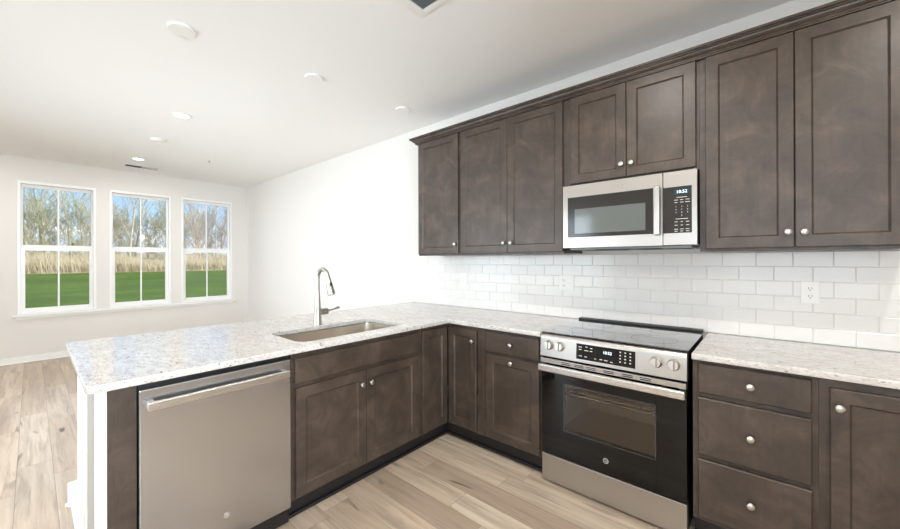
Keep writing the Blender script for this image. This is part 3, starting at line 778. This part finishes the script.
for x in (0.155, 0.232, 0.300, 0.395, 0.490, 0.575):
    for z in (0.746, 0.755): obj('vent_slot', box(B(), x - 0.026, x + 0.026, -0.6686, -0.667, z - 0.0022, z + 0.0022), 'slot', dt)
bm = box(B(), DXa, DXb, -0.7045, -0.684, 0.693, 0.734, 0.007, 3)
box(bm, DXa + 0.002, DXa + 0.03, -0.690, -0.6505, 0.699, 0.730, 0.003); box(bm, DXb - 0.03, DXb - 0.002, -0.690, -0.6505, 0.699, 0.730, 0.003)
obj('oven_handle', bm, 'steel_bright', od, 'wide stainless bar handle')
obj('storage_drawer', box(B(), DXa, DXb, -0.648, -0.606, 0.012, 0.174, 0.004), 'steel', rg, 'stainless bottom drawer')
for x in (0.06, 0.70):
    for y in (-0.56, -0.08): obj('foot', lathe(B(), [(0.0, 0.0005), (0.018, 0.0005), (0.018, 0.025), (0.0, 0.025)], Matrix.Translation((x, y, 0)), 12), 'rubber', rg)

# ------------------------------------------------------------------ microwave over the stove
mw = thing('microwave', 'stainless over-the-range microwave under the short wall cabinet', 'microwave', (0.3825, -0.19, 1.43))
MX0, MX1, MZ0, MZ1, MF = 0.013, 0.763, 1.442, 1.852, -0.375
obj('body', box(B(), MX0 + 0.002, MX1 - 0.002, -0.338, -0.001, MZ0, MZ1 - 0.002, 0.002), 'black', mw)
bm = box(B(), MX0 + 0.03, MX1 - 0.03, -0.330, -0.03, 1.428, 1.4415, 0.003)
un = obj('underside', bm, 'grillegrey', mw)
bm = B()
for a, b in ((0.06, 0.34), (0.42, 0.70)): box(bm, MX0 + a, MX0 + b, -0.20, -0.06, 1.4268, 1.4279)
obj('grease_filter', bm, 'slot', un)
bm = box(B(), MX0 + 0.20, MX0 + 0.56, -0.336, -0.24, 1.4262, 1.4279); obj('vent_grille', bm, 'slot', un)
bm = B(); ring(bm, P_back, MX0, 0.600, MZ0, MZ1, (0.033, 0.040, 0.068, 0.078), 0.339, 0.375, 0.0)
bmesh.ops.remove_doubles(bm, verts=bm.verts[:], dist=0.00001)
md = obj('door', bm, 'steel_warm', mw, 'stainless framed door')
wn = obj('door_window', box(B(), MX0 + 0.033, 0.560, -0.3745, -0.3455, 1.510, 1.774), 'panelglass', md, 'dark glass door window')
obj('viewing_screen', box(B(), 0.093, 0.512, -0.3752, -0.3746, 1.534, 1.694), 'mwgrey', wn)
bm = box(B(), 0.558, 0.592, -0.4080, -0.392, 1.500, 1.780, 0.007, 3); box(bm, 0.562, 0.588, -0.394, -0.3752, 1.504, 1.526, 0.003); box(bm, 0.562, 0.588, -0.394, -0.3752, 1.754, 1.776, 0.003)
obj('handle', bm, 'steel', md)
badge(md, Vector((0.388, -0.375, 1.812)), FACE_BACK, 0.012, False)
cp = obj('control_panel', box(B(), 0.6025, MX1, -0.375, -0.339, MZ0, MZ1, 0.003), 'steel_warm', mw)
kp = obj('keypad', box(B(), 0.6035, 0.739, -0.3762, -0.3751, 1.509, 1.766), 'panelglass', cp, 'black glass keypad')
dp = obj('display', box(B(), 0.655, 0.730, -0.3768, -0.3762, 1.722, 1.750, 0), 'lcd', kp)
dsp = dp
text('clock_digits', '10:52', 0.024, Vector((0.6925, -0.3772, 1.736)), FACE_BACK, 'led', kp)
def mark(x, z, w, h=0.0032): obj('key_label', box(B(), x - w / 2, x + w / 2, -0.3766, -0.3762, z - h / 2, z + h / 2), 'mark', kp)
for z, ws in ((1.706, (.05,)), (1.692, (.018, .016, .018)), (1.678, (.014, .016, .022)), (1.5865, (.058,)), (1.530, (.018, .016, .018)), (1.519, (.014, .014, .016))):
    for i, w in enumerate(ws): mark(0.6925 + (i - (len(ws) - 1) / 2) * 0.027, z, w)
for i in range(3):
    for z in (1.571, 1.552): mark(0.6655 + i * 0.027, z, 0.014 if i != 1 else 0.010)
for i, ch in enumerate('1234567890'):
    text('number_key', ch, 0.0115, Vector((0.6655 + 0.027 * (i % 3 if i < 9 else 1), -0.3766, 1.6545 - 0.0165 * (i // 3))), FACE_BACK, 'mark', kp)

# ------------------------------------------------------------------ outlets and switches
def outlet_plate(name, label, cat, pos, rot, gangs, faces, group=None):
    o = thing(name, label, cat, pos, group)
    T = Matrix.Translation(pos) @ rot
    w = 0.0365 + 0.023 * (gangs - 1)
    bm = box(B(), -w, w, -0.059, 0.059, 0.0003, 0.006, 0.0022); bm.transform(T); obj('cover_plate', bm, 'plastic', o)
    for i, f in enumerate(faces):
        cx = (i - (gangs - 1) / 2) * 0.046
        if f == 'duplex':
            for s in (-1, 1):
                bm = B(); pl = rrect(cx - 0.017, cx + 0.017, s * 0.0205 - 0.0135, s * 0.0205 + 0.0135, 0.010, 5)
                a = [bm.verts.new((x, y, 0.006)) for x, y in pl]; b = [bm.verts.new((x, y, 0.0078)) for x, y in pl]
                for k in range(len(pl)): bm.faces.new((a[k], a[(k + 1) % len(pl)], b[(k + 1) % len(pl)], b[k]))
                bm.faces.new(b); bm.transform(T); soc = obj('socket', bm, 'plastic', o)
                bm = box(B(), cx - 0.0075, cx - 0.0052, s * 0.0205 - 0.002, s * 0.0205 + 0.007, 0.0078, 0.0081); box(bm, cx + 0.0052, cx + 0.0075, s * 0.0205 - 0.001, s * 0.0205 + 0.007, 0.0078, 0.0081)
                lathe(bm, [(0.0, 0.0078), (0.0026, 0.0078), (0.0026, 0.0081), (0.0, 0.0081)], Matrix.Translation((cx, s * 0.0205 - 0.0075, 0)), 10)
                bm.transform(T); obj('slots', bm, 'slot', soc)
        else:
            bm = box(B(), cx - 0.0165, cx + 0.0165, -0.033, 0.033, 0.006, 0.0085, 0.001); bm.transform(T); sw = obj('rocker', bm, 'plastic', o)
            bm = box(B(), cx - 0.017, cx + 0.017, -0.0004, 0.0004, 0.0085, 0.0087); bm.transform(T); obj('rocker_line', bm, 'grey', sw)
    return o
outlet_plate('wall_outlet', 'white duplex outlet on the tiles above the drawers', 'outlet', Vector((1.217, 0, 1.184)), FACE_BACK, 1, ['duplex'])
outlet_plate('wall_outlet', 'white double cover plate with outlet and switch on the tiles beside the stove', 'outlet', Vector((-0.122, 0, 1.184)), FACE_BACK, 2, ['duplex', 'rocker'])
outlet_plate('wall_outlet', 'white outlet on the tiles under the single door wall cabinet', 'outlet', Vector((-1.143, 0, 1.182)), FACE_BACK, 1, ['duplex'])
outlet_plate('wall_outlet', 'outlet low on the white end panel of the peninsula', 'outlet', Vector((-0.965, -2.5515, 0.740)), FACE_END, 1, ['duplex'])

# ------------------------------------------------------------------ things on the ceiling
FLIP = Matrix.Rotation(math.pi, 4, 'X')
def cover_disc(label, x, y, r, group=None, name='ceiling_cover_plate', cat='cover plate', th=0.014):
    o = thing(name, label, cat, (x, y, ZC), group)
    bm = lathe(B(), [(0.0, 0.0003), (r, 0.0003), (r, th * 0.75), (r * 0.97, th), (0.0, th)], Matrix.Translation((x, y, ZC)) @ FLIP, 40)
    obj('plate', bm, 'plastic', o); return o
PL = 'blank ceiling plates above the peninsula'
cover_disc('round white blank plate on the ceiling, farthest of three from the wall cabinets', -1.63, -2.128, 0.070, PL)
cover_disc('round white blank plate on the ceiling, middle one of the three over the peninsula', -1.577, -1.296, 0.066, PL)
cover_disc('round white blank plate on the ceiling, nearest the end wall cabinet', -1.511, -0.446, 0.064, PL)
def downlight(label, x, y, power, col, group):
    o = thing('recessed_downlight', label, 'ceiling light', (x, y, ZC), group)
    T = Matrix.Translation((x, y, ZC)) @ FLIP
    bm = lathe(B(), [(0.062, 0.0003), (0.082, 0.0003), (0.080, 0.004), (0.066, 0.007), (0.062, 0.005), (0.062, 0.0003)], T, 40, 0, False)
    obj('trim_ring', bm, 'plastic', o)
    bm = lathe(B(), [(0.0, 0.0003), (0.062, 0.0003), (0.062, 0.003), (0.0, 0.003)], T, 32)
    obj('lens', bm, 'lens_on', o)
    l = area('downlight_lamp', (0, 0, -0.0075), (0, 0, 0), 0.12, 0.12, power, col, 'DISK'); l.parent = o
DL = 'recessed downlights'
downlight('lit round downlight in the living area ceiling, third round disc along from the windows', -3.221, -1.766, LIVING_LAMP, NEUTRAL, DL)
downlight('lit round downlight on the ceiling nearest the windows, beside the slot vent', -5.467, -1.758, LIVING_LAMP, NEUTRAL, DL)
for x, y in ((0.45, -1.45), (1.75, -1.45), (0.45, -3.2), (1.75, -3.2)): downlight('unseen warm round downlight in the kitchen ceiling above the camera', x, y, KITCHEN_LAMP, WARM, DL)  # one lamp read off warm reflections, the others added for brightness
for x, y in ((-1.2, -3.4), (-3.22, -3.4), (-5.467, -3.4)): downlight('unseen round downlight added to the ceiling near the added patio door', x, y, LIVING_LAMP, NEUTRAL, DL)  # three lamps out of view, added to brighten the living area
o = thing('smoke_detector', 'flat white smoke detector between the two lit ceiling downlights', 'smoke detector', (-4.261, -1.769, ZC))
T = Matrix.Translation((-4.261, -1.769, ZC)) @ FLIP
obj('base', lathe(B(), [(0.0, 0.0003), (0.072, 0.0003), (0.072, 0.010), (0.0, 0.010)], T, 36), 'plastic', o)
obj('cap', lathe(B(), [(0.0, 0.0101), (0.062, 0.0101), (0.062, 0.022), (0.050, 0.028), (0.0, 0.030)], T, 36), 'plastic', o)
o = thing('sprinkler_head', 'tiny sprinkler head on the ceiling toward the long wall', 'sprinkler', (-4.832, -1.085, ZC))
T = Matrix.Translation((-4.832, -1.085, ZC)) @ FLIP
obj('escutcheon', lathe(B(), [(0.0, 0.0003), (0.022, 0.0003), (0.020, 0.005), (0.0, 0.006)], T, 20), 'plastic', o)
obj('nozzle', lathe(B(), [(0.006, 0.006), (0.006, 0.022), (0.012, 0.024), (0.012, 0.026), (0.0, 0.026)], T, 16), 'grey', o)
def vent(label, x0, x1, y0, y1, rim, n, along, slatmat='plastic', ang=35, backing='slot', part=1.0):
    o = thing('ceiling_vent', label, 'vent', ((x0 + x1) / 2, (y0 + y1) / 2, ZC))
    z1, z0 = ZC - 0.0005, ZC - 0.009
    bm = B(); box(bm, x0, x0 + rim, y0, y1, z0, z1, 0.002); box(bm, x1 - rim, x1, y0, y1, z0, z1, 0.002)
    box(bm, x0 + rim, x1 - rim, y0, y0 + rim, z0, z1, 0.002); box(bm, x0 + rim, x1 - rim, y1 - rim, y1, z0, z1, 0.002)
    obj('frame', bm, 'plastic', o)
    obj('duct_backing', box(B(), x0 + rim, x1 - rim, y0 + rim, y1 - rim, ZC - 0.0018, z1), backing, o)
    bm = B()
    for k in range(n):
        f = (k + 0.5) / n; t = B(); bmesh.ops.create_cube(t, size=1)
        if along == 'x':
            for v in t.verts: v.co = Vector((v.co.x * (x1 - x0 - 2 * rim), v.co.y * 0.009, v.co.z * 0.0012))
            t.transform(Matrix.Translation(((x0 + x1) / 2, y0 + rim + f * (y1 - y0 - 2 * rim), ZC - 0.0055)) @ Matrix.Rotation(R(ang), 4, 'X'))
        else:
            L = (y1 - y0 - 2 * rim) * part
            for v in t.verts: v.co = Vector((v.co.x * 0.014, v.co.y * L, v.co.z * 0.0012))
            t.transform(Matrix.Translation((x0 + rim + f * (x1 - x0 - 2 * rim), y1 - rim - L / 2, ZC - 0.0055)) @ Matrix.Rotation(R(ang), 4, 'Y'))
        merge(bm, t)
    obj('louvers', bm, slatmat, o); return o
vent('square white ceiling vent with grey louvers above the cooking area', -0.44, -0.08, -1.606, -1.246, 0.036, 26, 'x', 'grillegrey', 60, 'duct')
vent('narrow white slot vent on the ceiling close to the window wall', -6.08, -5.90, -1.84, -1.44, 0.014, 10, 'y', 'plastic', 20, 'slot', 0.5)

# ------------------------------------------------------------------ outside: lawn, dry field, bare trees
def gz(x): return -0.30 + (0.50 + 0.30) * min(1.0, max(0.0, (-6.7 - x) / 31.0))
bm = B(); N = 24
for i in range(N):
    xa = -6.66 - 31.4 * i / N; xb = -6.66 - 31.4 * (i + 1) / N
    bm.faces.new([bm.verts.new((x, y, gz(x))) for x, y in ((xa, -45), (xb, -45), (xb, 45), (xa, 45))])
bmesh.ops.remove_doubles(bm, verts=bm.verts[:], dist=0.001)
struct('lawn', bm, 'grass', 'green lawn outside the windows', 'lawn', (0, 0, 0), 80)
bm = B()
for xa, za, xb, zb in ((-38.06, 0.5, -52, 1.6), (-52, 1.6, -90, 3.0)):
    bm.faces.new([bm.verts.new(c_) for c_ in ((xa, -70, za), (xb, -70, zb), (xb, 70, zb), (xa, 70, za))])
bmesh.ops.remove_doubles(bm, verts=bm.verts[:], dist=0.001)
struct('field', bm, 'hill', 'dry straw coloured field beyond the lawn', 'field', (0, 0, 0), 80)
rnd = random.Random(3)
bm = B()
for k in range(30000):
    x = -38.1 - 7.0 * rnd.random() ** 1.4; y = rnd.uniform(-16, 24)
    z = 0.45 + max(0, (-38.06 - x)) * 0.079
    h = rnd.uniform(0.7, 1.45) * (0.85 + 0.25 * math.sin(y * 0.9) * math.sin(y * 0.37)); w = rnd.uniform(0.008, 0.018); a = rnd.uniform(0, math.pi)
    dx, dy = w * math.cos(a), w * math.sin(a); lx, ly = rnd.uniform(-.3, .3), rnd.uniform(-.3, .3)
    v0 = bm.verts.new((x - dx, y - dy, z)); v1 = bm.verts.new((x + dx, y + dy, z)); v2 = bm.verts.new((x + dx * .7 + lx * .5, y + dy * .7 + ly * .5, z + h * .6)); v3 = bm.verts.new((x + lx, y + ly, z + h))
    bm.faces.new((v0, v1, v2)); bm.faces.new((v0, v2, v3))
props(obj('tall_grass', bm, 'straw', None, None, (-40, 0, 0.5), 180, False), 'tall dry straw coloured grass at the edge of the lawn', 'tall grass', None, 'stuff')

def tree_mesh(name, seed, height, mat, spread, levels, kids, low=0.22):
    rn = random.Random(seed); bm = B()
    def grow(p, d, L, r, lev):
        n = 4 if lev < 2 else 3; pts = [p]; q = p.copy(); dd = d.copy()
        for i in range(n):
            dd = (dd + Vector((rn.uniform(-1, 1), rn.uniform(-1, 1), rn.uniform(-0.3, 0.8))) * (0.10 + 0.06 * lev)).normalized()
            q = q + dd * (L / n); pts.append(q.copy())
        tube(bm, pts, [max(0.010, r * (1 - 0.7 * i / n)) for i in range(n + 1)], 5 if lev < 2 else 3, False)
        if lev >= levels: return
        for c in range(kids[lev]):
            f = rn.uniform(low if lev == 0 else 0.15, 1.0) * n; i = min(int(f), n - 1); s = pts[i].lerp(pts[i + 1], f - i)
            ax = dd.orthogonal().normalized(); ax.rotate(Matrix.Rotation(rn.uniform(0, 2 * math.pi), 3, dd))
            nd = (dd * rn.uniform(0.55, 1.0) + ax * spread * rn.uniform(0.5, 1.1) + Vector((0, 0, 0.22))).normalized()
            grow(s, nd, L * rn.uniform(0.38, 0.62), max(0.012, r * 0.42), lev + 1)
    grow(Vector((0, 0, -0.1)), Vector((rn.uniform(-.06, .06), rn.uniform(-.06, .06), 1)), height, height * 0.0105, 0)
    me = bpy.data.meshes.new(name); bm.to_mesh(me); bm.free(); finish(me, mat, 180); return me
protos = [tree_mesh('bare_tree', 11, 9.5, 'bark_grey', 0.75, 3, (9, 4, 4)), tree_mesh('bare_tree', 12, 8.5, 'bark_olive', 0.8, 3, (9, 4, 4)),
          tree_mesh('bare_tree', 13, 9.0, 'bark_tan', 0.8, 3, (8, 4, 4)), tree_mesh('bare_tree', 14, 10.5, 'bark_grey', 0.5, 3, (8, 3, 3))]
shrubs = [tree_mesh('bare_shrub', 21, 3.4, 'bark_olive', 0.9, 3, (15, 5, 4), 0.03), tree_mesh('bare_shrub', 22, 3.8, 'bark_tan', 0.9, 3, (15, 5, 4), 0.03), tree_mesh('bare_shrub', 23, 3.2, 'bark_grey', 0.9, 3, (15, 5, 4), 0.03)]
tl = ['bare grey barked tree beyond the lawn', 'bare olive barked tree beyond the lawn', 'bare tan barked tree beyond the lawn', 'tall slim bare grey tree beyond the lawn']
sl = ['leafless olive shrub at the foot of the bare trees', 'leafless tan shrub at the foot of the bare trees', 'leafless grey shrub at the foot of the bare trees']
def hz_(x): return 0.5 + max(0, (-38.06 - x)) * 0.079
def plant(name, me, lab, cat, grp, x, y, s):
    o = bpy.data.objects.new(name, me); COL.objects.link(o); o.location = (x, y, hz_(x)); o.rotation_euler = (0, 0, rnd.uniform(0, 6.28)); o.scale = (s, s, s * rnd.uniform(0.9, 1.12))
    props(o, lab, cat, grp)
for k, (y, i, x, sc) in enumerate(((-7.5, 0, -48, 1.0), (-5.0, 1, -46, .95), (-2.9, 1, -45, 1.05), (-2.0, 0, -49, 1.0), (-0.3, 3, -45, .95), (3.6, 0, -46, 1.0), (4.4, 3, -49, 1.05), (6.6, 1, -45.5, .95),
                              (9.9, 3, -47, 1.0), (11.2, 2, -46, .85), (13.6, 2, -48, .9), (15.5, 0, -46, 1.0), (18.0, 2, -47, 1.0), (20.5, 1, -46, 1.0))):
    plant('bare_tree', protos[i], tl[i], 'tree', tl[i].split(' tree')[0] + ' trees beyond the lawn', x, y, sc)
for k in range(50):
    i = rnd.choice((0, 0, 0, 2)); y = -9 + 29 * (k + rnd.uniform(0.0, 1.0)) / 50; x = rnd.uniform(-50, -44)
    if y > 8: i = rnd.choice((1, 1, 2))
    plant('bare_shrub', shrubs[i], sl[i], 'shrub', sl[i].split(' shrub')[0] + ' shrubs beyond the lawn', x, y, rnd.uniform(1.0, 1.45))
